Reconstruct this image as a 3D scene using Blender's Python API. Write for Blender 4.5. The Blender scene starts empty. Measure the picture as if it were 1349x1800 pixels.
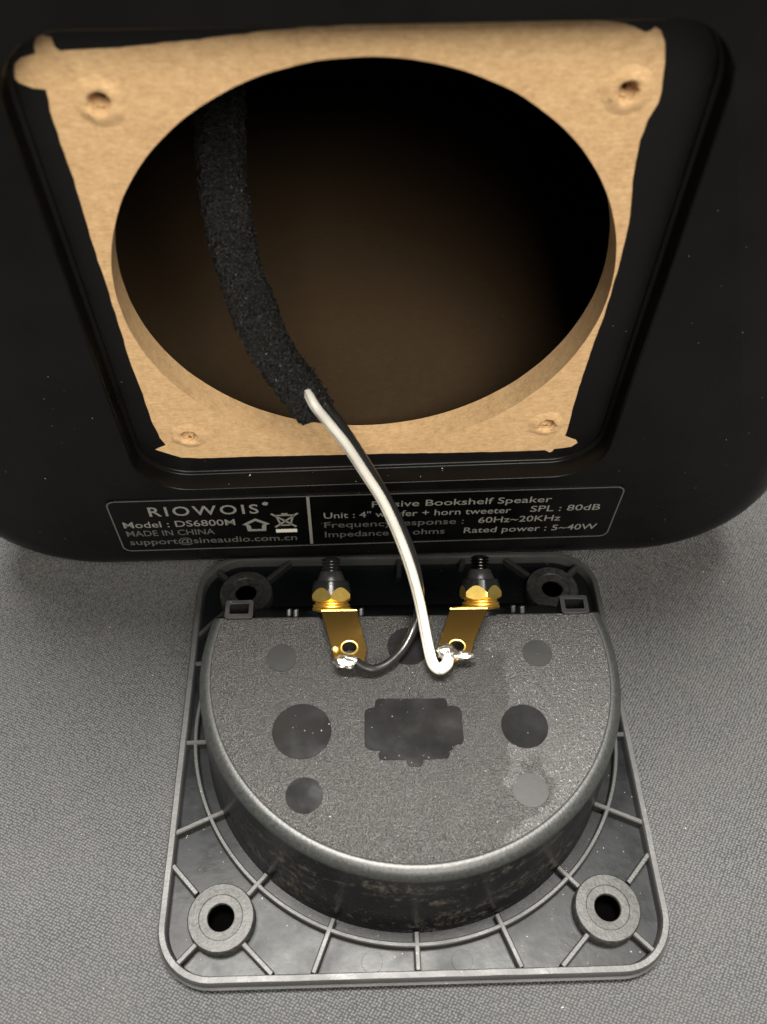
import bpy, math, random
from mathutils import Vector, Matrix, noise
from mathutils.geometry import tessellate_polygon

sc = bpy.context.scene
col = sc.collection
S = 0.00072            # one model unit (about 0.7 mm) in metres
rnd = random.Random(7)

# ------------------------------------------------------------------ camera
CAM = Vector((-14.669, -119.079, 256.327))
RX = Vector((0.999416, -0.029364, 0.017473)); RY = Vector((0.011835, 0.777193, 0.629151)); RF = Vector((0.032055, 0.628576, -0.777087))
cd = bpy.data.cameras.new('camera'); cam = bpy.data.objects.new('camera', cd); col.objects.link(cam)
m = Matrix((RX, RY, -RF)).transposed().to_4x4(); m.translation = CAM * S
cam.matrix_world = m
cd.sensor_fit = 'HORIZONTAL'; cd.sensor_width = 36.0; cd.lens = 36.0 * 1622.54 / 1349.0
cd.clip_start = 0.005; cd.clip_end = 50
cd.dof.use_dof = True; cd.dof.focus_distance = 262 * S; cd.dof.aperture_fstop = 29
sc.camera = cam

# ------------------------------------------------------------------ world + lamps
w = bpy.data.worlds.new('World'); sc.world = w; w.use_nodes = True
w.node_tree.nodes['Background'].inputs[0].default_value = (0.80, 0.86, 1.0, 1)
w.node_tree.nodes['Background'].inputs[1].default_value = 0.045
def area(name, loc, target, sx, sy, power, color):
    l = bpy.data.lights.new(name, 'AREA'); l.shape = 'RECTANGLE'; l.size = sx * S; l.size_y = sy * S; l.energy = power; l.color = color
    o = bpy.data.objects.new(name, l); col.objects.link(o); o.location = Vector(loc) * S
    o.rotation_euler = (Vector(target) - Vector(loc)).to_track_quat('-Z', 'Y').to_euler()
    return o
area('ceiling_lamp', (-60, 180, 2300), (-60, 180, 0), 1100, 480, 135.0, (1.0, 0.965, 0.90))
area('room_lamp', (350, -1820, 1980), (0, 0, 60), 1400, 1500, 57.0, (1.0, 0.94, 0.83))
sc.view_settings.view_transform = 'Standard'; sc.view_settings.look = 'None'; sc.view_settings.exposure = 0.0; sc.view_settings.gamma = 1.0
sc.render.engine = 'CYCLES'

# ------------------------------------------------------------------ mesh helpers
class MB:
    def __init__(s): s.v = []; s.f = []
    def add(s, vs, fs):
        k = len(s.v); s.v += [Vector(p) for p in vs]; s.f += [[i + k for i in f] for f in fs]; return s
    def loft(s, rings, closed=True, cap0=False, cap1=False):
        n = len(rings[0]); vs = [p for r in rings for p in r]; fs = []
        for a in range(len(rings) - 1):
            for i in range(n if closed else n - 1):
                j = (i + 1) % n
                fs.append([a*n+i, a*n+j, (a+1)*n+j, (a+1)*n+i])
        if cap0: fs.append(list(range(n))[::-1])
        if cap1: fs.append([(len(rings)-1)*n + i for i in range(n)])
        return s.add(vs, fs)
    def box(s, c, X, Y, Z):   # centre and three half-axis vectors
        c, X, Y, Z = map(Vector, (c, X, Y, Z))
        vs = [c + X*a + Y*b + Z*d for a in (-1, 1) for b in (-1, 1) for d in (-1, 1)]
        return s.add(vs, [[0,1,3,2],[4,6,7,5],[0,4,5,1],[2,3,7,6],[0,2,6,4],[1,5,7,3]])
    def poly(s, loops, top, bot=None):
        """flat region with holes; loops of 2-D points, top/bot map a 2-D point to 3-D; side walls when bot is given"""
        tris = tessellate_polygon([[Vector((p[0], p[1], 0)) for p in l] for l in loops])
        fl = [p for l in loops for p in l]
        s.add([top(p) for p in fl], [list(t) for t in tris])
        if bot:
            s.add([bot(p) for p in fl], [list(t)[::-1] for t in tris])
            for l in loops: s.loft([[bot(p) for p in l], [top(p) for p in l]])
        return s
    def build(s, name, mat, root=None, smooth=None, bevel=0, seg=2, label=None):
        me = bpy.data.meshes.new(name)
        org = Vector((0, 0, 0))
        r = root
        while r is not None: org += r.location / S; r = r.parent
        me.from_pydata([(p - org) * S for p in s.v], [], s.f); me.validate()
        import bmesh
        bm = bmesh.new(); bm.from_mesh(me); bmesh.ops.remove_doubles(bm, verts=bm.verts, dist=1e-7); bmesh.ops.recalc_face_normals(bm, faces=bm.faces); bm.to_mesh(me); bm.free()
        me.materials.append(mat)
        o = bpy.data.objects.new(name, me); col.objects.link(o)
        if root is not None: o.parent = root
        if bevel:
            b = o.modifiers.new('bevel', 'BEVEL'); b.width = bevel * S; b.segments = seg; b.limit_method = 'ANGLE'; b.angle_limit = math.radians(35)
        if smooth is not None:
            for p in me.polygons: p.use_smooth = True
            if smooth < 180: me.set_sharp_from_angle(angle=math.radians(smooth))
        if label: o['label'] = label
        return o

def empty(name, loc, label, cat, group=None):
    o = bpy.data.objects.new(name, None); col.objects.link(o); o.location = Vector(loc) * S; o.empty_display_size = 0.01
    o['label'] = label; o['category'] = cat
    if group: o['group'] = group
    return o
def frame_of(t, up=Vector((0, 0, 1))):
    t = Vector(t).normalized(); a = t.cross(up)
    if a.length < 1e-4: a = t.cross(Vector((0, 1, 0)))
    a.normalize(); return a, a.cross(t)
def catmull(P, n):
    P = [Vector(p) for p in P]; P = [2*P[0]-P[1]] + P + [2*P[-1]-P[-2]]; out = []
    for i in range(1, len(P) - 2):
        for k in range(n):
            t = k / n
            out.append(0.5*((2*P[i]) + (P[i+1]-P[i-1])*t + (2*P[i-1]-5*P[i]+4*P[i+1]-P[i+2])*t*t + (3*P[i]-P[i-1]-3*P[i+1]+P[i+2])*t**3))
    out.append(P[-2]); return out
def tube(mb, pts, rad, n=16, caps=True, shape=None, up=Vector((0, 0, 1))):
    rings = []; L = len(pts)
    for i, p in enumerate(pts):
        t = pts[min(i+1, L-1)] - pts[max(i-1, 0)]
        a, b = frame_of(t, up)
        r = rad(i / (L - 1)) if callable(rad) else rad
        rings.append([p + (a*math.cos(q) + b*math.sin(q)) * (r * (shape(q, i/(L-1)) if shape else 1)) for q in [2*math.pi*k/n for k in range(n)]])
    return mb.loft(rings, True, caps, caps)
def disc_loop(cx, cy, r, n=48): return [(cx + r*math.cos(2*math.pi*k/n), cy + r*math.sin(2*math.pi*k/n)) for k in range(n)]
def rrect(x0, y0, x1, y1, r, n=10):
    out = []
    for cx, cy, a0 in ((x1-r, y1-r, 0), (x0+r, y1-r, 90), (x0+r, y0+r, 180), (x1-r, y0+r, 270)):
        for k in range(n + 1):
            a = math.radians(a0 + 90*k/n); out.append((cx + r*math.cos(a), cy + r*math.sin(a)))
    return out

# ------------------------------------------------------------------ materials
def mat(name):
    M = bpy.data.materials.new(name); M.use_nodes = True; nt = M.node_tree
    b = nt.nodes['Principled BSDF']; return M, nt, b
def coords(nt, sx=1, sy=None, sz=None):
    tc = nt.nodes.new('ShaderNodeTexCoord'); mp = nt.nodes.new('ShaderNodeMapping')
    sy = sx if sy is None else sy; sz = sx if sz is None else sz
    mp.inputs['Scale'].default_value = (sx / S, sy / S, sz / S); nt.links.new(tc.outputs['Object'], mp.inputs['Vector']); return mp.outputs['Vector']
def nz(nt, vec, scale, detail=3, rough=0.55):
    n = nt.nodes.new('ShaderNodeTexNoise'); n.inputs['Scale'].default_value = scale; n.inputs['Detail'].default_value = detail; n.inputs['Roughness'].default_value = rough
    nt.links.new(vec, n.inputs['Vector']); return n.outputs['Fac']
def ramp(nt, fac, stops):
    r = nt.nodes.new('ShaderNodeValToRGB'); nt.links.new(fac, r.inputs['Fac']); e = r.color_ramp.elements
    while len(e) < len(stops): e.new(0.5)
    for k, (p, c) in enumerate(stops):
        e[k].position = p; e[k].color = (*c, 1) if hasattr(c, '__len__') else (c, c, c, 1)
    return r.outputs['Color']
def mix(nt, fac, a, b, mode='MIX'):
    n = nt.nodes.new('ShaderNodeMix'); n.data_type = 'RGBA'; n.blend_type = mode
    for v, i in ((fac, 0), (a, 6), (b, 7)):
        if hasattr(v, 'is_linked'): nt.links.new(v, n.inputs[i])
        else: n.inputs[i].default_value = v if i == 0 else (*v, 1)
    return n.outputs[2]
def mth(nt, op, a, b=0.0):
    n = nt.nodes.new('ShaderNodeMath'); n.operation = op
    for i, v in enumerate((a, b)):
        if hasattr(v, 'is_linked'): nt.links.new(v, n.inputs[i])
        else: n.inputs[i].default_value = v
    return n.outputs[0]
def bump(nt, b, h, dist, strength=1.0, prev=None):
    n = nt.nodes.new('ShaderNodeBump'); n.inputs['Distance'].default_value = dist * S; n.inputs['Strength'].default_value = strength
    nt.links.new(h, n.inputs['Height'])
    if prev is not None: nt.links.new(prev, n.inputs['Normal'])
    nt.links.new(n.outputs[0], b.inputs['Normal']); return n.outputs[0]
def specks(nt, v, scale, lo=0.0, hi=0.10, thr=None):
    """sparse random dots, 1 inside a dot"""
    vo = nt.nodes.new('ShaderNodeTexVoronoi'); vo.inputs['Scale'].default_value = scale; nt.links.new(v, vo.inputs['Vector'])
    d = ramp(nt, vo.outputs['Distance'], [(lo, 1.0), (hi, 0.0)])
    s = nt.nodes.new('ShaderNodeSeparateColor'); nt.links.new(vo.outputs['Color'], s.inputs[0])
    k = mth(nt, 'GREATER_THAN', s.outputs[0], thr if thr is not None else 0.8)
    return mth(nt, 'MULTIPLY', d, k)

def black_plastic(name, base=0.018, rough=0.42, grain=0.7, gd=0.05, spot=0.9, tint=(1, 1, 1), scratch=False, spec=0.4):
    M, nt, b = mat(name); v = coords(nt)
    big = nz(nt, v, 0.06, 4); fine = nz(nt, v, grain, 3)
    c = [base * t for t in tint]
    cc = ramp(nt, big, [(0.3, [q*0.8 for q in c]), (0.75, [q*1.35 for q in c])])
    d = specks(nt, v, 0.55, 0.0, 0.10, spot)
    cc = mix(nt, d, cc, (0.30, 0.28, 0.24))
    nt.links.new(cc, b.inputs['Base Color'])
    rr = ramp(nt, nz(nt, v, 0.12, 5), [(0.3, rough - 0.07), (0.7, rough + 0.10)])
    nt.links.new(rr, b.inputs['Roughness'])
    if scratch:
        v2 = coords(nt, 0.25, 1.8, 1)
        fine = mth(nt, 'ADD', fine, mth(nt, 'MULTIPLY', nz(nt, v2, 1.0, 4), 0.8))
    b.inputs['Specular IOR Level'].default_value = spec
    bump(nt, b, fine, gd)
    return M

M_shell = black_plastic('cabinet_black_paint', 0.0040, 0.30, 1.1, 0.02, 0.97, (1, 1.0, 0.9), True, 0.16)
M_paint = black_plastic('overspray_black', 0.003, 0.42, 0.9, 0.08, 0.93, spec=0.28)
M_label = black_plastic('label_black', 0.002, 0.30, 1.4, 0.01, 0.97, spec=0.25)
M_flange = black_plastic('flange_plastic', 0.0035, 0.32, 0.35, 0.03, 0.87, (0.8, 1.0, 1.2), spec=0.13)  # floor darker and bluer than the ribs: shade and reflections put into colour
M_rib = black_plastic('rib_plastic', 0.017, 0.46, 1.5, 0.05, 0.85, (1.0, 1.0, 0.96))  # same plastic made paler: light on ribs and lip put into colour
M_lip = black_plastic('lip_plastic', 0.036, 0.48, 0.9, 0.08, 0.80)
M_loop = black_plastic('loop_plastic', 0.012, 0.35, 1.5, 0.05, 0.85)

# swirled satin plastic of the screw bosses
M_boss, nt, b = mat('boss_plastic'); v = coords(nt)
nt.links.new(ramp(nt, nz(nt, v, 0.8, 6, 0.7), [(0.32, (0.007, 0.007, 0.007)), (0.68, (0.042, 0.041, 0.038))]), b.inputs['Base Color'])
b.inputs['Roughness'].default_value = 0.45; b.inputs['Specular IOR Level'].default_value = 0.25; bump(nt, b, nz(nt, v, 1.6, 4), 0.06)

# spark-eroded top of the cup: pebbly grain, with glints and dust painted in as pale specks
M_grain, nt, b = mat('eroded_plastic'); v = coords(nt)
g1 = nz(nt, v, 3.0, 2, 0.6)
g2 = nz(nt, v, 1.1, 2, 0.6)
sx = nt.nodes.new('ShaderNodeSeparateXYZ'); nt.links.new(v, sx.inputs[0])
rim = mth(nt, 'ADD', mth(nt, 'MULTIPLY', sx.outputs[0], 0.02), mth(nt, 'MULTIPLY', nz(nt, v, 0.09, 4), 1.0))
glob = ramp(nt, rim, [(0.98, 0.0), (1.28, 1.0)])
h = mix(nt, mth(nt, 'MULTIPLY', glob, 0.35), g1, g2)
gcol = (ramp(nt, g1, [(0.40, (0.004, 0.004, 0.004)), (0.54, (0.017, 0.0167, 0.016)), (0.69, (0.068, 0.066, 0.062))]))
nt.links.new(mix(nt, mth(nt, 'MAXIMUM', specks(nt, v, 1.9, 0.05, 0.22, 0.88), mth(nt, 'MULTIPLY', specks(nt, v, 1.3, 0.05, 0.25, 0.70), glob)), gcol, (0.27, 0.26, 0.24)), b.inputs['Base Color'])
nt.links.new(mix(nt, glob, (0.34, 0.34, 0.34), (0.37, 0.37, 0.37)), b.inputs['Roughness'])
b.inputs['Specular IOR Level'].default_value = 0.6
bump(nt, b, h, 0.45)

M_disc = black_plastic('polished_pad', 0.010, 0.14, 0.4, 0.02, 0.72, (1, 1, 1.03), spec=0.35)
M_satin = black_plastic('satin_pad', 0.015, 0.42, 0.4, 0.03, 0.85, (1, 1, 0.97), spec=0.22)
# side wall with rubbed, dusty streaks
M_wall, nt, b = mat('cup_wall_plastic'); v = coords(nt)
st = nz(nt, coords(nt, 0.045, 0.045, 0.13), 1.0, 6, 0.72); sp = nz(nt, coords(nt, 0.5, 0.5, 0.35), 1.0, 6, 0.75)
k = ramp(nt, mth(nt, 'MULTIPLY', st, sp), [(0.277, 0.0), (0.41, 0.65)])
b.inputs['Specular IOR Level'].default_value = 0.22
cc = mix(nt, k, (0.003, 0.003, 0.003), (0.12, 0.105, 0.085))
cc = mix(nt, specks(nt, v, 0.7, 0, 0.14, 0.8), cc, (0.30, 0.26, 0.20))
nt.links.new(cc, b.inputs['Base Color']); nt.links.new(mix(nt, k, (0.28, 0.28, 0.28), (0.6, 0.6, 0.6)), b.inputs['Roughness'])
bump(nt, b, nz(nt, v, 0.9, 4), 0.10)
M_rim, nt, b = mat('cup_rim_plastic'); v = coords(nt)
nt.links.new(ramp(nt, nz(nt, v, 1.2, 5, 0.7), [(0.35, (0.010, 0.011, 0.0105)), (0.7, (0.028, 0.0295, 0.028))]), b.inputs['Base Color']); b.inputs['Roughness'].default_value = 0.44
bump(nt, b, nz(nt, v, 1.5, 3), 0.07)

# raw fibreboard
def fibre(name, c0, c1, c2, bd=0.10, rough=0.85):
    M, nt, b = mat(name); v = coords(nt)
    f1 = nz(nt, v, 0.40, 8, 0.78); f2 = nz(nt, v, 1.6, 4, 0.75)
    wv = nz(nt, coords(nt, 0.5, 1.6, 1.6), 1.0, 5, 0.8)
    cc = mix(nt, mth(nt, 'MULTIPLY', f2, 0.9), ramp(nt, f1, [(0.30, c0), (0.52, c1), (0.75, c2)]), ramp(nt, wv, [(0.35, c0), (0.7, c2)]))
    cc = mix(nt, specks(nt, v, 0.35, 0, 0.09, 0.86), cc, (0.20, 0.11, 0.05))
    nt.links.new(cc, b.inputs['Base Color']); b.inputs['Roughness'].default_value = rough; b.inputs['Specular IOR Level'].default_value = 0.2
    bump(nt, b, mth(nt, 'ADD', f2, wv), bd)
    return M
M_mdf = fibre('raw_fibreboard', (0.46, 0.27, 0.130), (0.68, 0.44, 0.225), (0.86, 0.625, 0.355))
M_mdf_in = fibre('shaded_inner_fibreboard', (0.040, 0.025, 0.012), (0.050, 0.031, 0.0155), (0.062, 0.039, 0.020), 0.06)  # board colour darkened to stand in for shade inside the box

# cloth: knobbly dark woven fabric
M_cloth, nt, b = mat('woven_cloth'); v = coords(nt)
wob = nt.nodes.new('ShaderNodeMixRGB'); wob.blend_type = 'ADD'; wob.inputs[0].default_value = 0.55
nn = nt.nodes.new('ShaderNodeTexNoise'); nn.inputs['Scale'].default_value = 0.35; nn.inputs['Detail'].default_value = 2; nt.links.new(v, nn.inputs['Vector'])
nt.links.new(v, wob.inputs[1]); nt.links.new(nn.outputs['Color'], wob.inputs[2])
mp = nt.nodes.new('ShaderNodeMapping'); mp.inputs['Rotation'].default_value = (0, 0, math.radians(28)); mp.inputs['Scale'].default_value = (1.2, 1.5, 0.0); nt.links.new(wob.outputs[0], mp.inputs['Vector'])
vo = nt.nodes.new('ShaderNodeTexVoronoi'); vo.inputs['Scale'].default_value = 0.95; vo.inputs['Randomness'].default_value = 0.32; nt.links.new(mp.outputs[0], vo.inputs['Vector'])
knot = ramp(nt, vo.outputs['Distance'], [(0.05, 1.0), (0.62, 0.0)])
cc = mix(nt, knot, (0.011, 0.0118, 0.0130), (0.108, 0.109, 0.111))
cc = mix(nt, ramp(nt, nz(nt, v, 0.035, 5), [(0.35, 0.0), (0.7, 0.2)]), cc, (0.075, 0.072, 0.071))
cc = mix(nt, ramp(nt, nz(nt, v, 0.9, 3), [(0.60, 0.0), (0.8, 0.35)]), cc, (0.16, 0.157, 0.15))
nt.links.new(cc, b.inputs['Base Color']); b.inputs['Roughness'].default_value = 0.7; b.inputs['Specular IOR Level'].default_value = 0.35
b.inputs['Sheen Weight'].default_value = 0.35; b.inputs['Sheen Roughness'].default_value = 0.4; b.inputs['Sheen Tint'].default_value = (0.9, 0.9, 0.88, 1)
bump(nt, b, mth(nt, 'ADD', knot, mth(nt, 'MULTIPLY', nz(nt, v, 1.8, 3), 0.5)), 0.42)

def metal(name, c, rough, bd=0.0, gs=0.6):
    M, nt, b = mat(name); v = coords(nt); b.inputs['Metallic'].default_value = 1
    cc = ramp(nt, nz(nt, v, gs, 5, 0.7), [(0.3, [q*0.82 for q in c]), (0.7, c)]); nt.links.new(cc, b.inputs['Base Color'])
    b.inputs['Roughness'].default_value = rough
    if bd: bump(nt, b, nz(nt, v, 0.7, 4), bd)
    return M
M_gold = metal('gilt_brass', (1.0, 0.73, 0.20), 0.40, 0.03)
M_tongue = metal('shaded_lug_brass', (0.52, 0.31, 0.08), 0.20, 0.0, 0.12)  # gilt darkened in colour, standing in for the black cabinet it reflects
M_steel = black_plastic('dark_nickel', 0.008, 0.22, 0.6, 0.01, 0.97, spec=0.3)
M_solder = metal('solder', (0.88, 0.85, 0.78), 0.30, 0.05, 0.4)
M_collar = black_plastic('grey_collar', 0.014, 0.30, 0.6, 0.02, 0.97, spec=0.3)
M_post = metal('blackened_post', (0.05, 0.05, 0.05), 0.25, 0.05)
def pvc(name, c, rough, sss=0.0):
    M, nt, b = mat(name); v = coords(nt)
    nt.links.new(ramp(nt, nz(nt, v, 0.15, 5), [(0.3, [q*0.86 for q in c]), (0.65, c)]), b.inputs['Base Color']); b.inputs['Roughness'].default_value = rough
    b.inputs['Coat Weight'].default_value = 0.3; b.inputs['Coat Roughness'].default_value = 0.15
    bump(nt, b, nz(nt, v, 0.5, 3), 0.05); return M
M_wwire = pvc('white_insulation', (0.60, 0.58, 0.53), 0.32)
M_seam = pvc('seam_tan', (0.23, 0.20, 0.14), 0.5)
M_bwire = pvc('black_insulation', (0.009, 0.0093, 0.0093), 0.34)
M_foam, nt, b = mat('open_cell_foam'); v = coords(nt)
vo = nt.nodes.new('ShaderNodeTexVoronoi'); vo.inputs['Scale'].default_value = 1.0; nt.links.new(v, vo.inputs['Vector'])
vo.feature = 'DISTANCE_TO_EDGE'
e = ramp(nt, vo.outputs['Distance'], [(0.02, 1.0), (0.13, 0.0)])
cc = mix(nt, e, (0.001, 0.001, 0.001), (0.045, 0.045, 0.043))
cc = mix(nt, specks(nt, v, 0.9, 0, 0.22, 0.84), cc, (0.42, 0.40, 0.34))  # glints painted in as pale specks and lighter cell edges
nt.links.new(cc, b.inputs['Base Color']); b.inputs['Roughness'].default_value = 0.38
b.inputs['Specular IOR Level'].default_value = 0.4
bump(nt, b, mth(nt, 'ADD', e, nz(nt, v, 1.2, 3)), 1.1)
M_print, nt, b = mat('grey_print'); b.inputs['Base Color'].default_value = (0.19, 0.187, 0.17, 1); b.inputs['Roughness'].default_value = 0.45
M_print2, nt, b = mat('dim_print'); b.inputs['Base Color'].default_value = (0.085, 0.083, 0.075, 1); b.inputs['Roughness'].default_value = 0.45
M_bright, nt, b = mat('bright_print'); b.inputs['Base Color'].default_value = (0.62, 0.60, 0.53, 1); b.inputs['Roughness'].default_value = 0.4
M_lint, nt, b = mat('lint'); b.inputs['Base Color'].default_value = (0.55, 0.50, 0.42, 1); b.inputs['Roughness'].default_value = 0.7
M_dark, nt, b = mat('hole_shade'); b.inputs['Base Color'].default_value = (0.0008, 0.0007, 0.0006, 1); b.inputs['Specular IOR Level'].default_value = 0.0; b.inputs['Roughness'].default_value = 0.9
M_screwhole = fibre('shaded_hole_fibre', (0.10, 0.05, 0.02), (0.16, 0.085, 0.04), (0.24, 0.14, 0.07), 0.2)

# ------------------------------------------------------------------ cloth (the setting)
g = MB(); n = 120; R = 1500.0
def gpos(i):
    t = i / n * 2 - 1; return R * (0.14 * t + 0.86 * t**3)
vs = [(gpos(i), gpos(j) , 0) for j in range(n + 1) for i in range(n + 1)]
vs = [(x, y, (0.0 if (abs(x) < 72 and abs(y) < 72) else 1.0) * 0.6 * (noise.noise(Vector((x/60, y/60, 0))) - 0.4) ) for x, y, _ in vs]
g.add(vs, [[j*(n+1)+i, j*(n+1)+i+1, (j+1)*(n+1)+i+1, (j+1)*(n+1)+i] for j in range(n) for i in range(n)])
cloth = g.build('tabletop_cloth', M_cloth, None, smooth=180); cloth['kind'] = 'structure'; cloth['label'] = 'dark grey woven cloth laid flat under everything'

# ------------------------------------------------------------------ speaker cabinet
O = Vector((-10.796, 56.287, 120.312)); U = Vector((0.999706, 0.019784, 0.014028)); V = Vector((-0.012212, -0.089077, 0.995950)); N = Vector((0.020953, -0.995828, -0.088810))
def F(u, v, off=0.0): return O + U*u + V*v + N*off
FACE = 6.5
spk = empty('bookshelf_speaker', (-10, 66, 0), 'black bookshelf speaker with its square rear recess open to bare tan fibreboard', 'speaker')
# outer shell: fillet from the face round to the sides
BX0, BX1, BV0, BV1, BR = -127.0, 129.0, -117.5, 245.0, 42.0
ang = math.radians(-1.3); ca, sa = math.cos(ang), math.sin(ang)
def body(u, v): return (u*ca - v*sa*0.0 + 0*v, v + u*sa)
YD = Vector((-0.02, 1.0, 0.0)); FR = 15.0
rings = []
for k in range(0, 9):
    th = math.radians(90 * k / 8); ins = FR * (1 - math.sin(th)); dep = FR * (1 - math.cos(th))
    loop = rrect(BX0+ins, BV0+ins, BX1-ins, BV1-ins, BR-ins, 12)
    rings.append([F(*body(*p), FACE) + YD*dep for p in loop])
rings.append([p + YD*235 for p in rings[-1]])
rec = rrect(-65.6, -66.6, 67.2, 66.9, 14.5, 12)
shell = MB()
shell.loft(rings, True, False, True)
face_loop = rrect(BX0+FR, BV0+FR, BX1-FR, BV1-FR, BR-FR, 12)
shell.poly([[body(*p) for p in face_loop], rec], lambda p: F(p[0], p[1], FACE))
def inset(loop, d, r0=(-65.6, -66.6, 67.2, 66.9, 14.5)):
    return rrect(r0[0]+d, r0[1]+d, r0[2]-d, r0[3]-d, r0[4]-d, 12)
shell.loft([[F(*p, FACE) for p in rec], [F(*p, 1.1) for p in inset(rec, 0.25)], [F(*p, 1.1) for p in inset(rec, 1.2)], [F(*p, 0.1) for p in inset(rec, 1.3)]])
shell.build('cabinet_shell', M_shell, spk, smooth=30, bevel=0.55, seg=3)
# mounting panel of raw fibreboard with the big round hole and four screw holes
HC, HR, TH = (-0.3, 0.1), 57.7, 8.0
def hole_loop(r, seed=0, amp=0.12, n=160):
    return [(HC[0] + (r + amp*noise.noise(Vector((9*math.cos(a)+seed, 9*math.sin(a), seed))))*math.cos(a), HC[1] + (r + amp*noise.noise(Vector((9*math.cos(a)+seed, 9*math.sin(a), seed))))*math.sin(a)) for a in [2*math.pi*k/n for k in range(n)]]
panel = MB(); hl = hole_loop(HR, 1, 0.12); screws = [(-50, -50), (50, -50), (-50, 50), (50, 50)]
sl = [[(sx_ + 2.05*math.cos(a)*(1+0.12*math.sin(3*a)), sy_ + 1.9*math.sin(a)) for a in [2*math.pi*k/20 for k in range(20)]] for sx_, sy_ in screws]
panel.poly([rrect(-71, -71, 72, 71, 3, 4), hl] + sl, lambda p: F(p[0], p[1], 0), lambda p: F(p[0], p[1], -TH))
pan = panel.build('mounting_panel', M_mdf, spk, smooth=30)
for k, (sx_, sy_) in enumerate(screws):     # torn collar of each screw hole and its bore, coloured dark for the shade inside
    mb = MB(); rr_ = []
    for j, (r, hgt) in enumerate(((1.7, -4.0), (1.95, -0.5), (2.2, 0.4), (2.9, 0.75), (4.0, 0.35), (5.4, -0.05))):
        rr_.append([F(sx_ + r*math.cos(a)*(1+0.30*noise.noise(Vector((3*math.cos(a)+k, 3*math.sin(a), j)))), sy_ + r*math.sin(a), hgt*(1+0.7*noise.noise(Vector((2.6*math.cos(a), 2*math.sin(a), k*3+j))))) for a in [2*math.pi*q/28 for q in range(28)]])
    mb.loft(rr_); mb.build('screw_hole_collar', M_mdf, pan, smooth=60)
    mb = MB(); mb.loft([[F(sx_ + 2.0*math.cos(a), sy_ + 1.9*math.sin(a), h_) for a in [2*math.pi*q/20 for q in range(20)]] for h_ in (-0.9, -7.5)], True, False, True)
    mb.build('screw_bore', M_screwhole, pan, smooth=60)
# black overspray round the bare area: thin coat on the panel
EX = [[-59.0,52.7],[-61.5,53.0],[-63.6,54.2],[-64.3,55.6],[-64.0,57.3],[-61.7,58.9],[-59.0,59.7],[-58.8,60.8],[-58.4,61.8],[-57.6,62.7],[-56.7,63.0],[-55.3,62.7],[-55.2,60.9],[-54.4,60.1],[-43.9,60.5],[-31.7,61.5],[-19.5,62.8],[-9.4,63.5],[3.2,63.9],[13.3,64.3],[28.4,64.4],[38.7,64.1],[46.6,63.1],[50.4,61.6],[51.3,61.7],[52.1,62.5],[53.3,61.7],[54.9,59.3],[55.8,55.5],[56.7,49.8],[56.5,47.4],[55.5,43.8],[55.0,39.5],[55.4,32.2],[57.3,20.7],[57.9,9.7],[57.9,0],[57.7,-9],[57.0,-19.6],[56.4,-30.3],[56.3,-39.3],[56.3,-49.0],[56.3,-55.3],[58.2,-56.5],[59.6,-57.3],[60.4,-59.0],[58.9,-60.8],[54.0,-61.6],[53.6,-62.9],[52.8,-63.3],[52.0,-62.6],[51.2,-62.0],[37.4,-62.0],[20,-61.6],[4.2,-61.0],[-10,-60.9],[-24.4,-60.5],[-48.8,-60.2],[-53.6,-59.6],[-57.2,-57.6],[-60.5,-55.5],[-59.4,-54.6],[-57.1,-53.4],[-58.0,-50.5],[-58.8,-44.3],[-59.1,-28.2],[-59.6,-18.7],[-59.5,-7.4],[-59.4,3.0],[-59.6,14.7],[-59.5,25.4],[-59.3,33.5],[-59.6,41.5],[-59.5,48.5]]
ex = []
for i in range(len(EX)):
    a, b_ = Vector(EX[i]), Vector(EX[(i+1) % len(EX)]); q = max(1, int((b_-a).length / 2.0))
    for k in range(q):
        p = a.lerp(b_, k/q); nn_ = noise.noise_vector(Vector((p.x*0.35, p.y*0.35, 3))) * 0.22
        ex.append((p.x + nn_.x, p.y + nn_.y))
# keep the coat clear of the round hole
ex = [(p if math.hypot(p[0]-HC[0], p[1]-HC[1]) > HR + 0.35 else (HC[0] + (p[0]-HC[0])*(HR+0.35)/math.hypot(p[0]-HC[0], p[1]-HC[1]), HC[1] + (p[1]-HC[1])*(HR+0.35)/math.hypot(p[0]-HC[0], p[1]-HC[1]))) for p in ex]
mb = MB(); mb.poly([rrect(-64.5, -65.5, 66.1, 65.8, 13.3, 12), ex], lambda p: F(p[0], p[1], 0.22), lambda p: F(p[0], p[1], 0.03))
mb.build('paint_border', M_paint, spk, label='matt black overspray with a wavy masked edge round the bare board')
# inner walls of the box and the brace across the top
def iw(name, a, bb, c_, d_):
    q = MB(); A, B, C_, D = [Vector(p) for p in (a, bb, c_, d_)]; nrm = (B-A).cross(D-A).normalized()*6
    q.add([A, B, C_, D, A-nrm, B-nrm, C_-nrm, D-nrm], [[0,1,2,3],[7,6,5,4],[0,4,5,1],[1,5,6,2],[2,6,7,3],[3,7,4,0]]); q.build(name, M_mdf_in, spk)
x0, x1, y0, y1, z0, z1 = -108., 97., 70., 285., 59., 335.
ys = lambda z: 67.5 - 0.0894*(z - 120.3)
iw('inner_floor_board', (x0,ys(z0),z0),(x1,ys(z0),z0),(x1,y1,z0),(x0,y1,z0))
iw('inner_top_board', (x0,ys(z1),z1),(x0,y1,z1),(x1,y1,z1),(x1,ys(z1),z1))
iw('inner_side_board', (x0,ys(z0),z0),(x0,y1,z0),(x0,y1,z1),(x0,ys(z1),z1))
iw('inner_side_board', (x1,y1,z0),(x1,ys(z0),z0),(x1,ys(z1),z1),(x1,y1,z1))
iw('inner_front_board', (x0,y1,z0),(x1,y1,z0),(x1,y1,z1),(x0,y1,z1))
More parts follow.
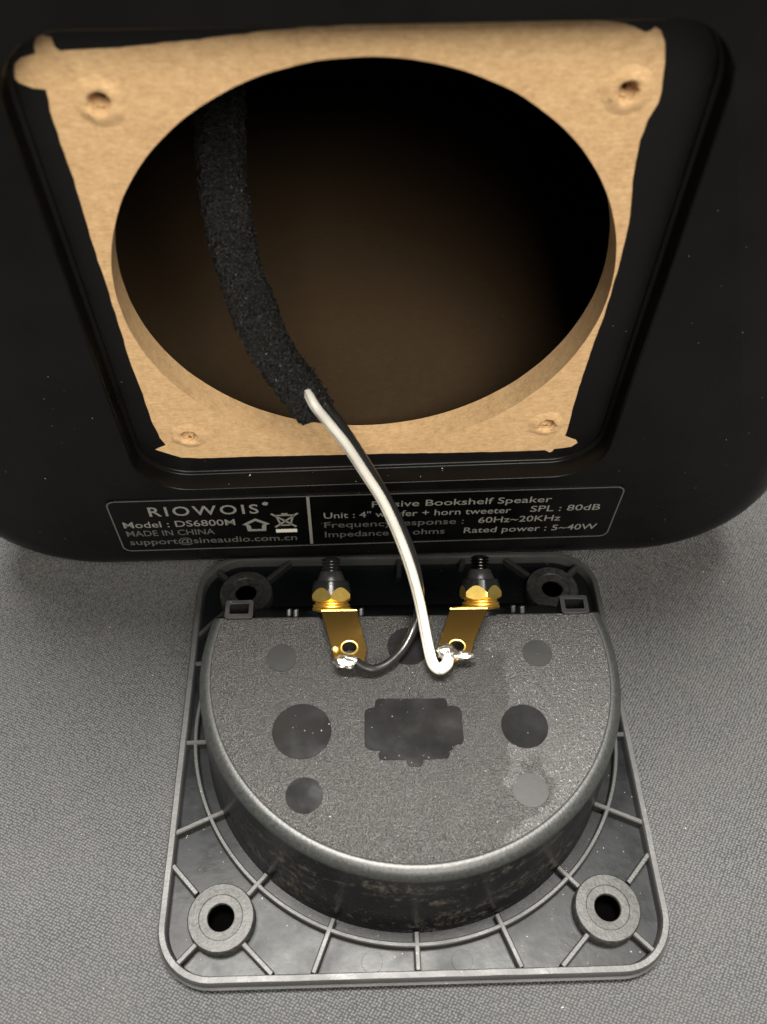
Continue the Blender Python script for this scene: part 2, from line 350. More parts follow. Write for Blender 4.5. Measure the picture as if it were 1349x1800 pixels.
mb = MB(); mb.poly([rrect(-100, -95, 106, 215, 10, 5), hole_loop(HR+5, 5, 0.3)], lambda p: F(p[0], p[1], -TH-0.3), lambda p: F(p[0], p[1], -TH-3)); mb.build('inner_back_board', M_mdf_in, spk)
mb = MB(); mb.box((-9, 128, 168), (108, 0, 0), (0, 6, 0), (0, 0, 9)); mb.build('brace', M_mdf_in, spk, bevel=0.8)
# two rubber feet under the rear edge
for fx in (-85, 70):
    mb = MB(); mb.loft([[Vector((fx + r*math.cos(a), 92 + r*math.sin(a), z_)) for a in [2*math.pi*q/24 for q in range(24)]] for r, z_ in ((7, 0.3), (8, 1), (8, 4.5))], True, True, True); mb.build('rubber_foot', M_bwire, spk, smooth=40)
# ---- printed label plate
LR = math.radians(-0.55)
def Lb(u, v, off): 
    return F(u*math.cos(LR) - (v+84)*math.sin(LR), (v+84)*math.cos(LR) + u*math.sin(LR) - 84, off)
lab = MB(); LL = rrect(-78.0, -99.3, 76.6, -71.0, 3.0, 6)
lab.poly([LL], lambda p: Lb(p[0], p[1], FACE+0.35), lambda p: Lb(p[0], p[1], FACE-0.3))
label = lab.build('label_plate', M_label, spk, bevel=0.15)
H1 = FACE + 0.38; H2 = FACE + 0.44
def pr(name, loops, material, parent=label):
    q = MB(); q.poly(loops, lambda p: Lb(p[0], p[1], H2), lambda p: Lb(p[0], p[1], H1)); return q.build(name, material, parent)
LL2 = rrect(-77.6, -98.9, 76.2, -71.4, 2.7, 6); LL3 = rrect(-77.2, -98.5, 75.8, -71.8, 2.4, 6)
pr('edge_glint_line', [LL2, LL3], M_print2)  # painted line stands in for light caught by the plate edge
pr('divider_line', [[(-19.0, -97.8), (-18.1, -97.8), (-18.1, -71.9), (-19.0, -71.9)]], M_print)
def lettering(text, uL, uR, vb, height, material, fat=0.0, fit=True, spacing=1.0):
    cu = bpy.data.curves.new('lettering', 'FONT'); cu.body = text; cu.size = 1.0; cu.offset = fat; cu.space_character = spacing; cu.resolution_u = 3
    to = bpy.data.objects.new('lettering', cu); col.objects.link(to)
    bpy.context.view_layer.update()
    dg = bpy.context.evaluated_depsgraph_get()
    me = bpy.data.meshes.new_from_object(to.evaluated_get(dg)); bpy.data.objects.remove(to); bpy.data.curves.remove(cu)
    xs = [p.co.x for p in me.vertices]; mnx, mxx = min(xs), max(xs); k = (uR-uL)/(mxx-mnx)
    q = MB(); capk = height / 0.73
    q.v = [Lb(uL + (p.co.x-mnx)*k, vb + p.co.y*capk, H2) for p in me.vertices]; q.f = [list(p.vertices) for p in me.polygons]
    o = q.build('lettering', material, label); bpy.data.meshes.remove(me); return o
lettering('RIOWOIS', -66.0, -33.5, -79.6, 5.0, M_print, 0.012, True, 1.25)
pr('registered_mark', [disc_loop(-31.3, -74.7, 0.9, 12)], M_print)
lettering('Model : DS6800M', -74.8, -41.2, -85.6, 3.4, M_print, 0.006)
lettering('MADE IN CHINA', -74.8, -48.0, -90.3, 3.2, M_print2, 0.006)
lettering('support@sineaudio.com.cn', -74.8, -23.0, -95.2, 3.3, M_print2, 0.006)
lettering('Passive Bookshelf Speaker', 0.4, 54.8, -78.3, 3.3, M_print, 0.004)
lettering('Unit : 4" woofer + horn tweeter', -14.2, 43.0, -83.6, 3.3, M_print, 0.004)
lettering('SPL : 80dB', 49.0, 70.6, -83.3, 3.3, M_print, 0.004)
lettering('Frequency response :', -14.2, 29.0, -88.8, 3.3, M_print2, 0.004)
lettering('60Hz~20KHz', 33.5, 59.2, -88.7, 3.3, M_print, 0.004)
lettering('Impedance : 4 ohms', -14.2, 23.4, -94.2, 3.3, M_print2, 0.004)
lettering('Rated power : 5~40W', 29.5, 71.7, -94.3, 3.3, M_print, 0.004)
hs = [(-39.2,-85.6),(-35.0,-82.4),(-30.8,-85.6),(-31.9,-86.1),(-32.2,-89.4),(-37.8,-89.4),(-38.1,-86.1)]
hs2 = [(-37.5,-85.6),(-35.0,-83.7),(-32.5,-85.6),(-33.2,-86.2),(-33.5,-88.4),(-36.5,-88.4),(-36.8,-86.2)]
pr('indoor_use_symbol', [hs, hs2], M_print)
q = MB()
def stroke(q, a, b_, wd):
    a, b_ = Vector(a), Vector(b_); d = (b_-a).normalized(); n_ = Vector((-d.y, d.x))*wd/2
    q.poly([[tuple(a-n_), tuple(b_-n_), tuple(b_+n_), tuple(a+n_)]], lambda p: Lb(p[0], p[1], H2), lambda p: Lb(p[0], p[1], H1))
for a, b_ in (((-28.6,-81.2),(-27.4,-86.6)),((-23.4,-81.2),(-24.6,-86.6)),((-27.4,-86.6),(-24.6,-86.6)),((-28.9,-81.2),(-23.1,-81.2)),((-27,-80.4),(-25,-80.4))): stroke(q, a, b_, 0.6)
q.build('bin_symbol', M_print, label)
q = MB(); stroke(q, (-30.0,-80.2), (-22.8,-87.6), 0.7); q.build('cross_stroke', M_print, label)
q = MB(); stroke(q, (-22.0,-80.2), (-29.2,-87.6), 0.7); q.build('cross_stroke', M_print, label)
pr('solid_bar', [[(-29.2,-90.6),(-22.7,-90.6),(-22.7,-88.9),(-29.2,-88.9)]], M_bright)
# dust on the painted face
def specs_on(fn, cnt, smin, smax, seed):
    r = random.Random(seed); q = MB()
    for _ in range(cnt):
        c, nrm = fn(r); s_ = smin + (smax-smin)*r.random()**3
        ax = Vector((r.uniform(-1,1), r.uniform(-1,1), r.uniform(-1,1))).normalized(); a, b_ = frame_of(nrm, ax)
        l = s_*r.uniform(0.7, 2.2)
        q.add([c + a*l, c + b_*s_*0.6, c - a*l*0.8, c - b_*s_*0.7, c + nrm*s_*0.6, c - nrm*s_*0.3], [[0,1,4],[1,2,4],[2,3,4],[3,0,4],[1,0,5],[2,1,5],[3,2,5],[0,3,5]])
    return q
def on_face(r):
    while True:
        u, v_ = r.uniform(-125, 125), r.uniform(-100, 90)
        if not (-67 < u < 69 and -68 < v_ < 68): return F(u, v_, FACE+0.03), N
def on_step(r): 
    u = r.uniform(-60, 60); return F(u, -66.2, r.uniform(1.2, 6.2)), V
d_ = specs_on(on_face, 90, 0.05, 0.17, 3).build('face_dust', M_lint, spk); d_['kind'] = 'stuff'
d_ = specs_on(on_step, 8, 0.10, 0.38, 5).build('ledge_dust', M_lint, spk); d_['kind'] = 'stuff'

# ------------------------------------------------------------------ terminal cup lying face down
cup = empty('terminal_cup', (0, 0, 0), 'black plastic terminal cup lying face down on the cloth in front of the speaker', 'terminal cup')
FZ, RZ = 2.4, 6.0
oo = rrect(-66.4, -66.0, 66.4, 66.0, 15, 10); o1 = rrect(-66.0, -65.6, 66.0, 65.6, 14.7, 10); o2 = rrect(-64.0, -63.5, 64.0, 63.5, 12.8, 10); o3 = rrect(-63.6, -63.1, 63.6, 63.1, 12.4, 10)
P3 = lambda z: (lambda p: Vector((p[0], p[1], z)))
# floor with four screw holes
BOSS = [(-50, -50), (50, -50), (-50, 50), (50, 50)]
bl = [disc_loop(x_, y_, 3.4, 32) for x_, y_ in BOSS]
mb = MB(); mb.poly([rrect(-63.7, -63.2, 63.7, 63.2, 12.5, 10)] + bl, P3(FZ), P3(0.8)); mb.build('floor_plate', M_flange, cup)
# raised lip all round with a lower outer step
def wob_(loop, z, seed, amp=0.12): return [Vector((p[0] + amp*noise.noise(Vector((p[0]*0.12, p[1]*0.12, seed))), p[1] + amp*noise.noise(Vector((p[0]*0.12, p[1]*0.12, seed+9))), z + amp*noise.noise(Vector((p[0]*0.2, p[1]*0.2, seed+4))))) for p in loop]
def dens(loop, step=2.5):
    out = []
    for i in range(len(loop)):
        a, b_ = Vector(loop[i]), Vector(loop[(i+1) % len(loop)]); q = max(1, int((b_-a).length/step))
        out += [tuple(a.lerp(b_, k/q)) for k in range(q)]
    return out
def rr2(d, r): return rrect(-66.6+d, -66.2+d, 66.6-d, 66.2-d, r, 10)
base = dens(rr2(0, 15)); 
def ins2(d):   # inset of the same sampled outline
    out = []
    for p in base:
        v_ = Vector(p); cx = max(-51.6, min(51.6, v_.x)); cy = max(-51.2, min(51.2, v_.y)); dv = v_ - Vector((cx, cy)); out.append(tuple(Vector((cx, cy)) + dv * ((dv.length - d)/dv.length)))
    return out
rings = [[Vector((*p, 0.05)) for p in ins2(2.6)], [Vector((*p, 1.0)) for p in ins2(1.2)], [Vector((*p, 1.5)) for p in ins2(0.15)], [Vector((*p, 2.6)) for p in ins2(0.0)], wob_(ins2(0.55), 3.0, 1, 0.05), wob_(ins2(0.75), 5.6, 2, 0.06), wob_(ins2(1.0), RZ, 3, 0.10), wob_(ins2(2.35), RZ, 3, 0.10), wob_(ins2(2.6), 5.65, 5, 0.06), [Vector((*p, 5.0)) for p in ins2(2.75)], [Vector((*p, FZ+0.02)) for p in ins2(2.95)]]
mb = MB(); mb.loft(rings); mb.build('edge_lip', M_lip, cup, smooth=38)
# screw bosses
for k, (x_, y_) in enumerate(BOSS):
    prof = ((8.7, FZ+0.05), (8.55, 6.3), (8.25, 6.72), (5.7, 6.78), (5.5, 6.6), (3.55, 6.55), (3.4, 6.35), (3.35, 5.6))
    mb = MB(); mb.loft([[Vector((x_ + r*math.cos(a), y_ + r*math.sin(a), z_)) for a in [2*math.pi*q/56 for q in range(56)]] for r, z_ in prof])
    mb.build('screw_boss', M_boss, cup, smooth=40)
    q = MB(); q.loft([[Vector((x_ + 3.34*math.cos(a), y_ + 3.34*math.sin(a), z_)) for a in [2*math.pi*t_/32 for t_ in range(32)]] for z_ in (5.62, 0.4)], True, False, True); q.build('screw_bore', M_dark, cup, smooth=60)  # black liner painted in for the shade down the hole
# ring rib, broken where the bosses stand is not needed: it passes inside them
CX, CY, CR = 0.0, 4.3, 61.7
def arc_bar(mb, r0, r1, a0, a1, zt, n=90):
    rings = []
    for k in range(n+1):
        a = math.radians(a0 + (a1-a0)*k/n); d = Vector((math.cos(a), math.sin(a), 0)); c = Vector((CX, CY, 0))
        e = 0.28
        rings.append([c + d*r0 + Vector((0,0,FZ-0.2)), c + d*(r0+0.1) + Vector((0,0,zt-e)), c + d*(r0+0.1+e) + Vector((0,0,zt)), c + d*(r1-0.1-e) + Vector((0,0,zt)), c + d*(r1-0.1) + Vector((0,0,zt-e)), c + d*r1 + Vector((0,0,FZ-0.2))])
    mb.loft(rings, True, True, True)
mb = MB(); arc_bar(mb, CR-0.75, CR+0.75, -196, 16, 5.3); mb.build('ring_rib', M_rib, cup, smooth=35)
ribs = [((-57,-0.9),(-64.2,-1.1)), ((-51.6,-21.7),(-64.2,-27.4)), ((-39.0,-39.0),(-43.6,-44.1)), ((-57.0,-43.5),(-63.9,-36.2)), ((-56.0,-56.0),(-60.2,-60.4)), ((-44.1,-56.0),(-36.5,-63.3)), ((-21.2,-50.6),(-26.1,-63.3)), ((0.1,-54.4),(0.1,-63.3))]
allr = []
for a, b_ in ribs:
    allr.append((a, b_))
    if abs(a[0]) > 1: allr.append(((-a[0], a[1]), (-b_[0], b_[1])))
for a, b_ in (((-60.5,25.0),(-64.2,25.0)), ((-56.5,43.8),(-64.2,35.0)), ((-56.0,56.0),(-60.4,60.4)), ((-43.8,56.0),(-36.3,63.3)), ((-39.5,44.0),(-44.0,44.6))):
    allr.append((a, b_)); allr.append(((-a[0], a[1]), (-b_[0], b_[1])))
allr += [((0.1, 58), (0.1, 63.3)), ((-21, 60), (-22, 63.3)), ((21, 60), (22, 63.3))]
for a, b_ in allr:
    a, b_ = Vector((*a, 0)), Vector((*b_, 0)); d = (b_-a).normalized(); n_ = Vector((-d.y, d.x, 0)); zt = 5.35; mb = MB(); rg = []
    for p in (a, b_):
        rg.append([p + n_*0.85 + Vector((0,0,FZ-0.2)), p + n_*0.75 + Vector((0,0,zt-0.3)), p + n_*0.45 + Vector((0,0,zt)), p - n_*0.45 + Vector((0,0,zt)), p - n_*0.75 + Vector((0,0,zt-0.3)), p - n_*0.85 + Vector((0,0,FZ-0.2))])
    mb.loft(rg, True, True, True); mb.build('radial_rib', M_rib, cup, smooth=35)
# round ejector marks on the floor
for x_, y_ in ((-11.4,-60.6),(11.5,-60.9),(-61.2,-11.6),(61.2,-11.7)):
    r = 2.4 if abs(x_) > 30 else 2.7
    mb = MB(); mb.poly([disc_loop(x_, y_, r, 32)], P3(FZ+0.16), P3(FZ-0.1)); mb.build('moulding_mark', M_flange, cup, bevel=0.08)
# cup body: D-shaped, cut at 45 degrees towards the back
TOPZ, YC = 40.0, 18.9
def Dring(r, z, ych=None, na=96, nc=28):
    ych = YC + (TOPZ - z)*0.75 if ych is None else ych
    h = min(ych - CY, r*0.999); a = math.asin(h / r); pts = []
    for k in range(na + 1):
        t = math.pi - a + (math.pi + 2*a) * k / na      # from chord left end round the front to the right end
        pts.append(Vector((CX + r*math.cos(t), CY + r*math.sin(t), z)))
    xr = r*math.cos(a)
    for k in range(1, nc): pts.append(Vector((CX + xr - 2*xr*k/nc, CY + h, z)))
    return pts
rb, rt = 58.3, 56.2
rings = [Dring(rb + (rt-rb)*t, 1.0 + 35.8*t) for t in [k/14 for k in range(15)]]
NCH = 28
mb = MB(); nn2 = len(rings[0])
for a in range(len(rings)-1):
    pass
for a in range(len(rings)-1):
    mb.loft([rings[a][:97], rings[a+1][:97]], closed=False)
mb.build('cup_wall', M_wall, cup, smooth=60)
slope_r = [r[96:] + [r[0]] for r in rings]
rimr = []
for k in range(9):
    th = math.radians(90*k/8); rimr.append((rt - 2.8*(1-math.cos(th)), 36.8 + 3.2*math.sin(th)))
rings2 = [Dring(r, z) for r, z in rimr]
slope_r += [r[96:] + [r[0]] for r in rings2[1:]]
sl_ = MB(); sl_.loft(slope_r, closed=False); sl_.build('sloped_back', M_flange, cup, smooth=60)
mb = MB()
for a in range(len(rings2)-1): mb.loft([rings2[a][:97], rings2[a+1][:97]], closed=False)
# little flat shelf then the step down to the grained field
inr = [Dring(53.4, TOPZ, YC), Dring(53.1, TOPZ, YC-0.05), Dring(52.8, TOPZ-0.25, YC-0.12)]
mb.loft(inr); mb.build('rounded_rim', M_rim, cup, smooth=60)
top = Dring(52.9, TOPZ-0.25, YC-0.08)
mb = MB(); mb.add(top, [list(range(len(top)))]); mb.build('grained_top', M_grain, cup)
ZT = TOPZ - 0.25
for x_, y_, r in ((-34.4,6.3,4.0),(34.3,6.5,4.0),(-28.5,-14.9,7.5),(28.2,-14.7,6.0),(-27.5,-31.7,4.5),(27.5,-31.6,4.4),(-0.4,9.3,5.7)):
    mb = MB(); mb.poly([disc_loop(x_, y_, r, 56)], P3(ZT+0.22), P3(ZT-0.3)); mb.build('polished_disc', M_disc if r > 4.45 else M_satin, cup, bevel=0.10)
cp = [(-9.0,-6.3),(8.4,-6.5),(8.8,-7.2),(8.9,-8.6),(11.2,-8.8),(12.1,-9.4),(12.4,-10.6),(12.3,-18.2),(11.9,-19.1),(10.7,-19.4),(9.7,-19.7),(9.5,-20.6),(8.6,-21.0),(8.4,-22.4),(7.9,-23.0),(1.9,-23.2),(1.5,-24.6),(0.8,-25.0),(-1.2,-25.0),(-2.1,-24.5),(-2.4,-23.2),(-9.1,-23.0),(-9.3,-20.7),(-11.3,-20.4),(-12.3,-19.8),(-12.7,-18.8),(-12.6,-10.5),(-12.3,-9.5),(-11.5,-9.0),(-9.9,-8.7),(-9.7,-7.0)]
mb = MB(); mb.poly([cp], P3(ZT+0.26), P3(ZT-0.3)); mb.build('polished_patch', M_disc, cup, bevel=0.12)
# moulded loops at the two ends of the chord
for sgn in (-1, 1):
    cx_ = 46.7*sgn; mb = MB()
    mb.poly([rrect(cx_-3.9, 18.6, cx_+3.9, 24.6, 0.8, 3), rrect(cx_-2.6, 20.1, cx_+2.6, 23.3, 0.4, 3)], P3(40.5), P3(35.5)); mb.build('screw_loop', M_loop, cup, bevel=0.25, smooth=40)
    mb = MB(); mb.box((cx_, 19.0, 37.5), (3.9, 0, 0), (0, 1.6, 0), (0, 0, 2.2)); mb.build('loop_web', M_loop, cup, bevel=0.3)
AX = Vector((0, 0.8, 0.6)); SL = Vector((0, 0.6, -0.8))   # post axis, down-slope direction
def on_slope(x_, t, h): return Vector((x_, YC, TOPZ)) + SL*t + AX*h
for x_, t in ((-31.0, 1.6), (-13.0, 2.2), (13.4, 2.4), (32.0, 1.8), (-33.0, 3.6), (30.0, 5.0)):
    mb = MB(); mb.box(on_slope(x_, t, 1.0), (0.75, 0.2, 0), SL*1.5, AX*1.2); mb.build('moulded_peg', M_loop, cup, bevel=0.5)

# ------------------------------------------------------------------ binding posts, washers, lugs, nuts
def axring(c, r, h, n=48): return [c + AX*h + Vector((1,0,0))*r*math.cos(q) + SL*r*math.sin(q) for q in [2*math.pi*k/n for k in range(n)]]
for side, cxp in (('left', -21.3), ('right', 21.0)):
    C0 = on_slope(cxp, 6.2, 0)
    mb = MB(); mb.loft([axring(C0, r, h) for r, h in ((7.0, -0.3), (7.0, 0.9), (6.6, 1.3), (1, 1.3))], True, True, False)
    seat = mb.build('post_seat', M_flange, cup, smooth=40)
    # stud with thread
    prof = [(2.35, 0.9), (2.35, 9.0)]; h = 11.9
    while h < 15.6: prof += [(2.3, h), (2.75, h+0.35), (2.3, h+0.7)]; h += 0.85
    prof += [(1.9, h), (1.2, h+0.35), (0.01, h+0.35)]
    mb = MB(); mb.loft([axring(C0, r, hh, 32) for r, hh in prof], True, True, True); stud = mb.build('threaded_stud', M_steel if side == 'left' else M_post, cup, smooth=50)
    # spring washer rings
    for r, h0, h1 in ((5.2, 2.3, 3.1), (4.7, 3.2, 3.9)):
        mb = MB(); mb.loft([axring(C0, rr_, hh) for rr_, hh in ((2.4, h0), (r-0.25, h0), (r, h0+0.2), (r, h1-0.2), (r-0.25, h1), (2.4, h1))]); mb.build('washer', M_gold, stud, smooth=40)
    # hexagon nut with chamfered shoulder
    def hexr(q, rc=6.1):
        a = (q + (0.0 if side == 'left' else 0.18)) % (math.pi/3); return rc*math.cos(math.pi/6)/math.cos(a - math.pi/6)
    def hexring(h, k=1.0, hfn=None, n=96):
        out = []
        for i in range(n):
            q = math.pi/6*0 + 2*math.pi*i/n; r = hexr(q + math.pi/2)*k; hh = hfn(r) if hfn else h
            out.append(C0 + AX*hh + Vector((1,0,0))*r*math.cos(q) - SL*r*math.sin(q))
        return out
    rmin = 6.1*math.cos(math.pi/6)
    top_h = lambda r: 8.0 - 2.0*(r - rmin)/(6.1-rmin)
    mb = MB(); mb.loft([[C0 + AX*3.95 + Vector((1,0,0))*4.5*math.cos(2*math.pi*i/96) - SL*4.5*math.sin(2*math.pi*i/96) for i in range(96)], hexring(5.6, 1.0, lambda r: 4.1 + 0.9*(r-rmin)/(6.1-rmin)), hexring(0, 1.0, top_h)], True, True, False)
    nut = mb.build('hexagon_nut', M_gold, stud, smooth=28)
    mb = MB()
    def rnd_ring(r, h, n=96): return [C0 + AX*h + Vector((1,0,0))*r*math.cos(2*math.pi*i/n) - SL*r*math.sin(2*math.pi*i/n) for i in range(n)]
    mb.loft([hexring(0, 1.0, lambda r: top_h(r)), rnd_ring(4.9, 9.6), rnd_ring(4.6, 9.7), rnd_ring(3.9, 9.7)]); mb.build('nut_shoulder', M_steel, stud, smooth=38)
    mb = MB(); mb.loft([rnd_ring(4.0, 9.5), rnd_ring(3.95, 9.9), rnd_ring(2.95, 12.3), rnd_ring(2.6, 12.5), rnd_ring(1.9, 12.5)]); mb.build('tapered_collar', M_collar, stud, smooth=38)
    # solder lug: ring on the slope, folded tongue over the top
    q = MB(); hole = disc_loop(0, 0, 2.5, 28); T = 0.75
    sg = -1 if side == 'left' else 1
    ring = [(5.3*math.cos(a), 5.3*math.sin(a)) for a in [math.radians(-60 + 300*k/30) for k in range(31)]]
    # ring in (x, down-slope) coordinates; the two tongue corners are on the fold line
    hl_ = 1.4; tf = -6.2 - 3.4
    ring_pts = [(x_, y_) for x_, y_ in ring]
    foldc = (-19.0 if side == 'left' else 16.4) - cxp
    hw = 4.9 if side == 'left' else 5.2
    arc = [(5.4*math.cos(math.radians(a)), 5.4*math.sin(math.radians(a))) for a in range(-20, 201, 10)]
    outl = [(foldc + hw, tf)] + arc + [(foldc - hw, tf)]
    mpf = lambda hh: (lambda p: C0 + Vector((1,0,0))*p[0] + SL*p[1] + AX*hh)
    q.poly([outl, hole], mpf(hl_+T), mpf(hl_)); lug = q.build('lug_ring', M_gold, cup, bevel=0.12, label='gilt solder lug held under the %s nut' % side)
    A_ = C0 + SL*tf + AX*hl_; yb, zb = A_.y, A_.z
    if side == 'left': tl = [(-23.9, yb), (-14.1, yb), (-11.7, 5.6), (-12.3, 2.3), (-13.6, 1.6), (-16.0, 0.7), (-17.2, 0.8), (-20.4, 3.6), (-21.0, 6.5)]; hc = (-16.3, 6.6)
    else: tl = [(11.2, yb), (21.6, yb), (16.9, 7.9), (16.2, 4.9), (12.2, 2.2), (10.6, 1.6), (7.6, 3.4), (6.6, 5.2), (7.6, 7.9)]; hc = (12.2, 6.4)
    def tz(y_, o_): return zb + o_ - 0.02*(yb - y_) 
    q = MB(); q.poly([tl, [(hc[0] + 1.95*math.cos(a), hc[1] + 1.75*math.sin(a)) for a in [2*math.pi*k/28 for k in range(28)]]], lambda p: Vector((p[0], p[1], tz(p[1], T*1.0))), lambda p: Vector((p[0], p[1], tz(p[1], 0.0))))
    q.build('lug_tongue', M_tongue, lug, bevel=0.12)
    q = MB(); rr_ = []
    for r, z_ in ((1.95, 0.7), (2.0, 1.0), (2.3, 1.05), (2.55, 0.74)): rr_.append([Vector((hc[0] + r*math.cos(a), hc[1] + r*0.9*math.sin(a), tz(hc[1], z_))) for a in [2*math.pi*k/32 for k in range(32)]])
    q.loft(rr_); q.build('eyelet_edge', M_gold, lug, smooth=60)
    # solder: a lumpy blob
    def blob(c, rx, ry, rz, seed, amp=0.3):
        q = MB(); n1, n2 = 26, 40; rings = []
        for i in range(1, n1):
            th = math.pi*i/n1; ring_ = []
            for j in range(n2):
                ph = 2*math.pi*j/n2; d = Vector((math.sin(th)*math.cos(ph), math.sin(th)*math.sin(ph), math.cos(th)))
                k = 1 + amp*noise.fractal(d*1.7 + Vector((seed, 0, 0)), 0.8, 2.0, 3)
                ring_.append(Vector(c) + Vector((d.x*rx*k, d.y*ry*k, d.z*rz*k)))
            rings.append(ring_)
        q.loft(rings, True, True, True); return q
    if side == 'left':
        blob((-17.0, 2.4, zb+0.7), 3.4, 2.0, 1.0, 2.2, 0.22).build('solder_blob', M_solder, lug, smooth=70)
        blob((-20.0, 6.2, zb+0.9), 0.9, 0.8, 0.45, 5.0, 0.3).build('flux_bead', M_gold, lug, smooth=180)
    else:
        blob((9.4, 4.6, zb+1.0), 2.7, 2.3, 1.25, 8.2, 0.28).build('solder_blob', M_solder, lug, smooth=70)
        blob((13.8, 3.6, zb+0.7), 2.6, 1.2, 0.7, 3.7, 0.35).build('solder_fillet', M_solder, lug, smooth=70)

# ------------------------------------------------------------------ the cable
def wire(pts, rad, name, material, label, n=20, steps=14, shape=None):
    P = catmull(pts, steps); base_ = P[-1]
    r = empty(name, (base_.x, base_.y, base_.z), label, 'wire')
    q = MB(); tube(q, P, rad, n, True, shape, up=Vector((1, 0, 0.3))); q.build('insulation', material, r, smooth=60); return r
WP = [(-41.5,72,122),(-36.5,61,114),(-31.0,52,107.5),(-26.9,44.4,105.0),(-23.9,38.0,103.0),(-20.87,37,98.2),(-16.6,35,92.4),(-12.07,33,84.2),(-7.5,30,76.6),(-3.36,26,67.6),(-0.03,21,59.4),(2.35,16,51.6),(3.75,10.5,46.6),(4.75,4.6,44.6),(5.6,1.3,44.0),(7.2,-0.1,44.0),(9.0,0.9,44.4),(9.7,2.7,45.0)]
wv_ = wire(WP, lambda t: 1.12 + 0.48*t if t < 0.96 else 1.58 - 4*(t-0.96), 'speaker_wire', M_wwire, 'white insulated wire curving from the foam sleeve down to the right gilt lug', shape=lambda q, t: 1 - 0.12*math.exp(-((q-5.85)/0.22)**2))
BP = [(-40,73,121.5),(-34.5,61,113),(-28.2,49.5,106.0),(-22.3,41,101.6),(-17.9,39.2,95.0),(-13.7,37.4,87.6),(-9.2,35.2,79.2),(-4.8,32,71),(-1.2,28,63.6),(1.4,23.8,56.8),(2.6,18.8,50.4),(1.9,14.4,45),(-1.4,7.8,42.6),(-5.7,3.1,42.1),(-9.6,1.1,42.3),(-12.6,1.2,43.3),(-14.8,2.1,44.8)]
bv_ = wire(BP, lambda t: 1.4 if t < 0.62 else 1.28 if t > 0.72 else 1.4-0.12*(t-0.62)/0.1, 'speaker_wire', M_bwire, 'thin black insulated wire running beside the white one and bending to the left gilt lug')
# tan line along the groove of the white insulation
P = catmull(WP, 14); q = MB(); sm = []
for i, p in enumerate(P[30:-40]):
    i += 30; t_ = P[i+1] - P[i-1]; a, b_ = frame_of(t_, Vector((1, 0, 0.3))); rr_ = 1.12 + 0.48*i/(len(P)-1)
    w_ = 5.85 + 0.06*noise.noise(p*0.5); sm.append(p + (a*math.cos(w_) + b_*math.sin(w_))*rr_*0.86)
tube(q, sm, lambda t: 0.17 + 0.07*noise.noise(Vector((t*60, 0, 0))), 8); q.build('insulation_seam', M_seam, wv_, smooth=60)
# bare strands at each end
q = MB()
for k in range(7):
    a = 2*math.pi*k/7; d = Vector((math.cos(a)*0.55, 0, math.sin(a)*0.4)); tube(q, catmull([Vector((9.4,2.2,45.0))+d, Vector((9.6,3.6,45.3))+d*1.3, Vector((9.8,5.2,44.9))+d*1.5], 5), 0.3, 6)
q.build('bare_strands', M_solder, wv_, smooth=60)
q = MB()
for k in range(6):
    a = 2*math.pi*k/6; d = Vector((0, math.cos(a)*0.45, math.sin(a)*0.4)); tube(q, catmull([Vector((-14.4,2.0,44.7))+d, Vector((-15.8,2.4,45.0))+d, Vector((-17.4,2.8,44.8))+d*1.3], 5), 0.26, 6)
q.build('bare_strands', M_solder, bv_, smooth=60)

# ------------------------------------------------------------------ foam sleeve
FP = [(-44.5,134,166),(-45.6,122,157),(-46.05,110,149.1),(-46.29,98,142.4),(-45.57,86,134.4),(-43.76,74,126.7),(-40.06,62,119.2),(-34.9,51.8,110.6),(-29.0,45.0,104.6),(-25.2,42.0,99.8),(-23.6,41.2,97.0)]
fo = empty('foam_sleeve', FP[-1], 'strip of black open-cell foam wrapped round the cable and hanging out of the round opening', 'foam')
P = catmull(FP, 34); L = len(P); rings = []; nq = 110
for i, p in enumerate(P):
    t = P[min(i+1, L-1)] - P[max(i-1, 0)]; a, b_ = frame_of(t, Vector((0.2, -1, 0.2))); f_ = i/(L-1)
    R0 = 6.9 - 2.0*f_; ring_ = []
    for k in range(nq):
        q_ = 2*math.pi*k/nq; c_, s_ = math.cos(q_), math.sin(q_)
        sq_ = 1.0 / (abs(c_)**3.2 + abs(s_)**3.2)**(1/3.2)
        d = a*c_*1.0 + b_*s_*0.85
        pp = p + d*R0*sq_*0.92
        k2 = noise.fractal(pp*0.16, 0.9, 2.0, 2)*1.1 + noise.noise(pp*1.0)*1.1 + noise.noise(pp*2.2)*0.8
        if rnd.random() < 0.05: k2 += rnd.random()*1.1
        ring_.append(pp + d*k2*0.55)
    rings.append(ring_)
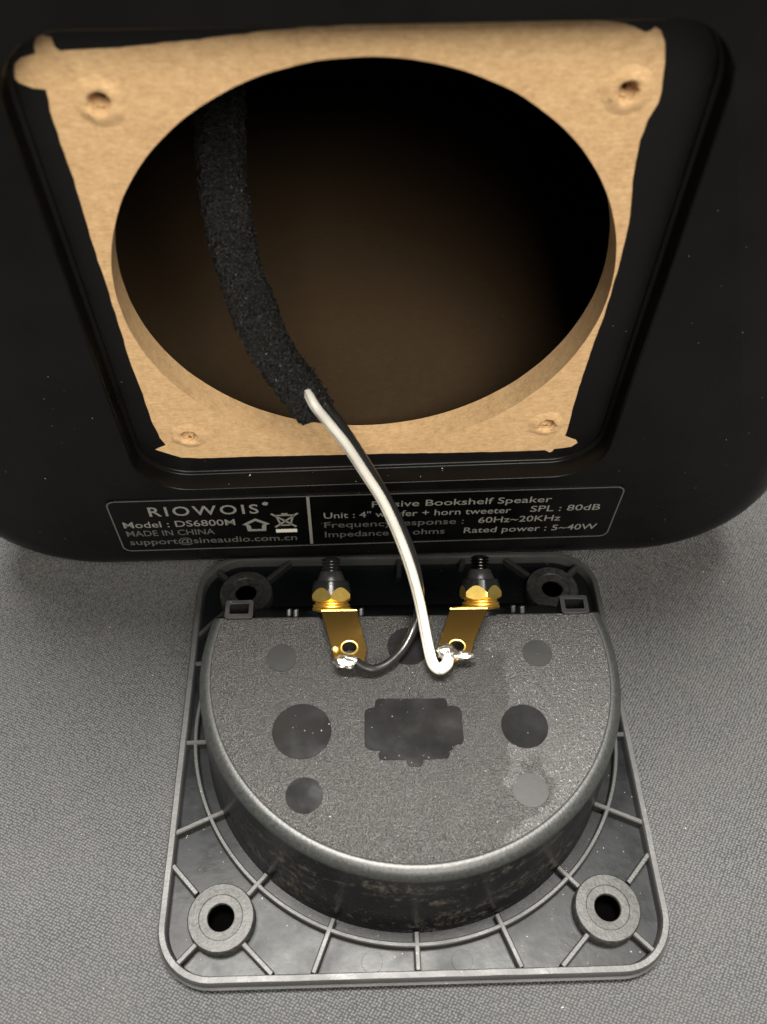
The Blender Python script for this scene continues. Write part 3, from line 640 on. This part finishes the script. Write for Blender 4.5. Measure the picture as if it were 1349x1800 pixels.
# ragged cut end
e0 = rings[-1]; tdir = (P[-1]-P[-3]).normalized()
rings[-1] = [p + tdir*(noise.noise(p*0.9)*1.6) for p in e0]
cen = P[-1]
rings.append([cen + (p-cen)*0.55 + tdir*(noise.noise(p*1.5)*0.8 - 0.3) for p in rings[-1]])
q = MB(); q.loft(rings, True, True, True); q.build('foam_strip', M_foam, fo, smooth=60)
# torn crumbs along the edges
r = random.Random(11); q = MB()
for _ in range(1500):
    i = r.randrange(30, L-1); p = rings[i][r.randrange(nq)]; d = (p-P[i]).normalized(); s_ = 0.16 + 0.42*r.random()**2
    a, b_ = frame_of(d, Vector((r.uniform(-1,1), r.uniform(-1,1), 0.3)))
    q.add([p - d*0.2 + a*s_*0.6, p - d*0.2 + b_*s_*0.6, p - d*0.2 - a*s_*0.6, p + d*s_*1.5], [[0,1,3],[1,2,3],[2,0,3]])
c_ = q.build('foam_crumbs', M_foam, fo); c_['kind'] = 'stuff'

# ------------------------------------------------------------------ loose lint
def on_cloth(r):
    while True:
        x_, y_ = r.uniform(-140, 140), r.uniform(-110, 110)
        if not (abs(x_) < 68 and abs(y_) < 67) and y_ < 64: return Vector((x_, y_, 0.1)), Vector((0,0,1))
def on_cup(r):
    while True:
        x_, y_ = r.uniform(-56, 56), r.uniform(-50, 18)
        if math.hypot(x_, y_-CY) < 50: return Vector((x_, y_, ZT+0.27)), Vector((0,0,1))
def on_floor(r):
    while True:
        x_, y_ = r.uniform(-62, 62), r.uniform(-62, 30)
        if math.hypot(x_, y_-CY) > 59 and all(math.hypot(x_-bx, y_-by) > 9 for bx, by in BOSS): return Vector((x_, y_, FZ+0.05)), Vector((0,0,1))
l_ = specs_on(on_cloth, 60, 0.10, 0.42, 21).build('lint', M_lint, None); l_['kind'] = 'stuff'; l_['label'] = 'pale specks of lint scattered over the dark cloth'
d_ = specs_on(on_cup, 90, 0.05, 0.18, 22).build('surface_dust', M_lint, cup); d_['kind'] = 'stuff'
d_ = specs_on(on_floor, 60, 0.06, 0.20, 23).build('surface_dust', M_lint, cup); d_['kind'] = 'stuff'
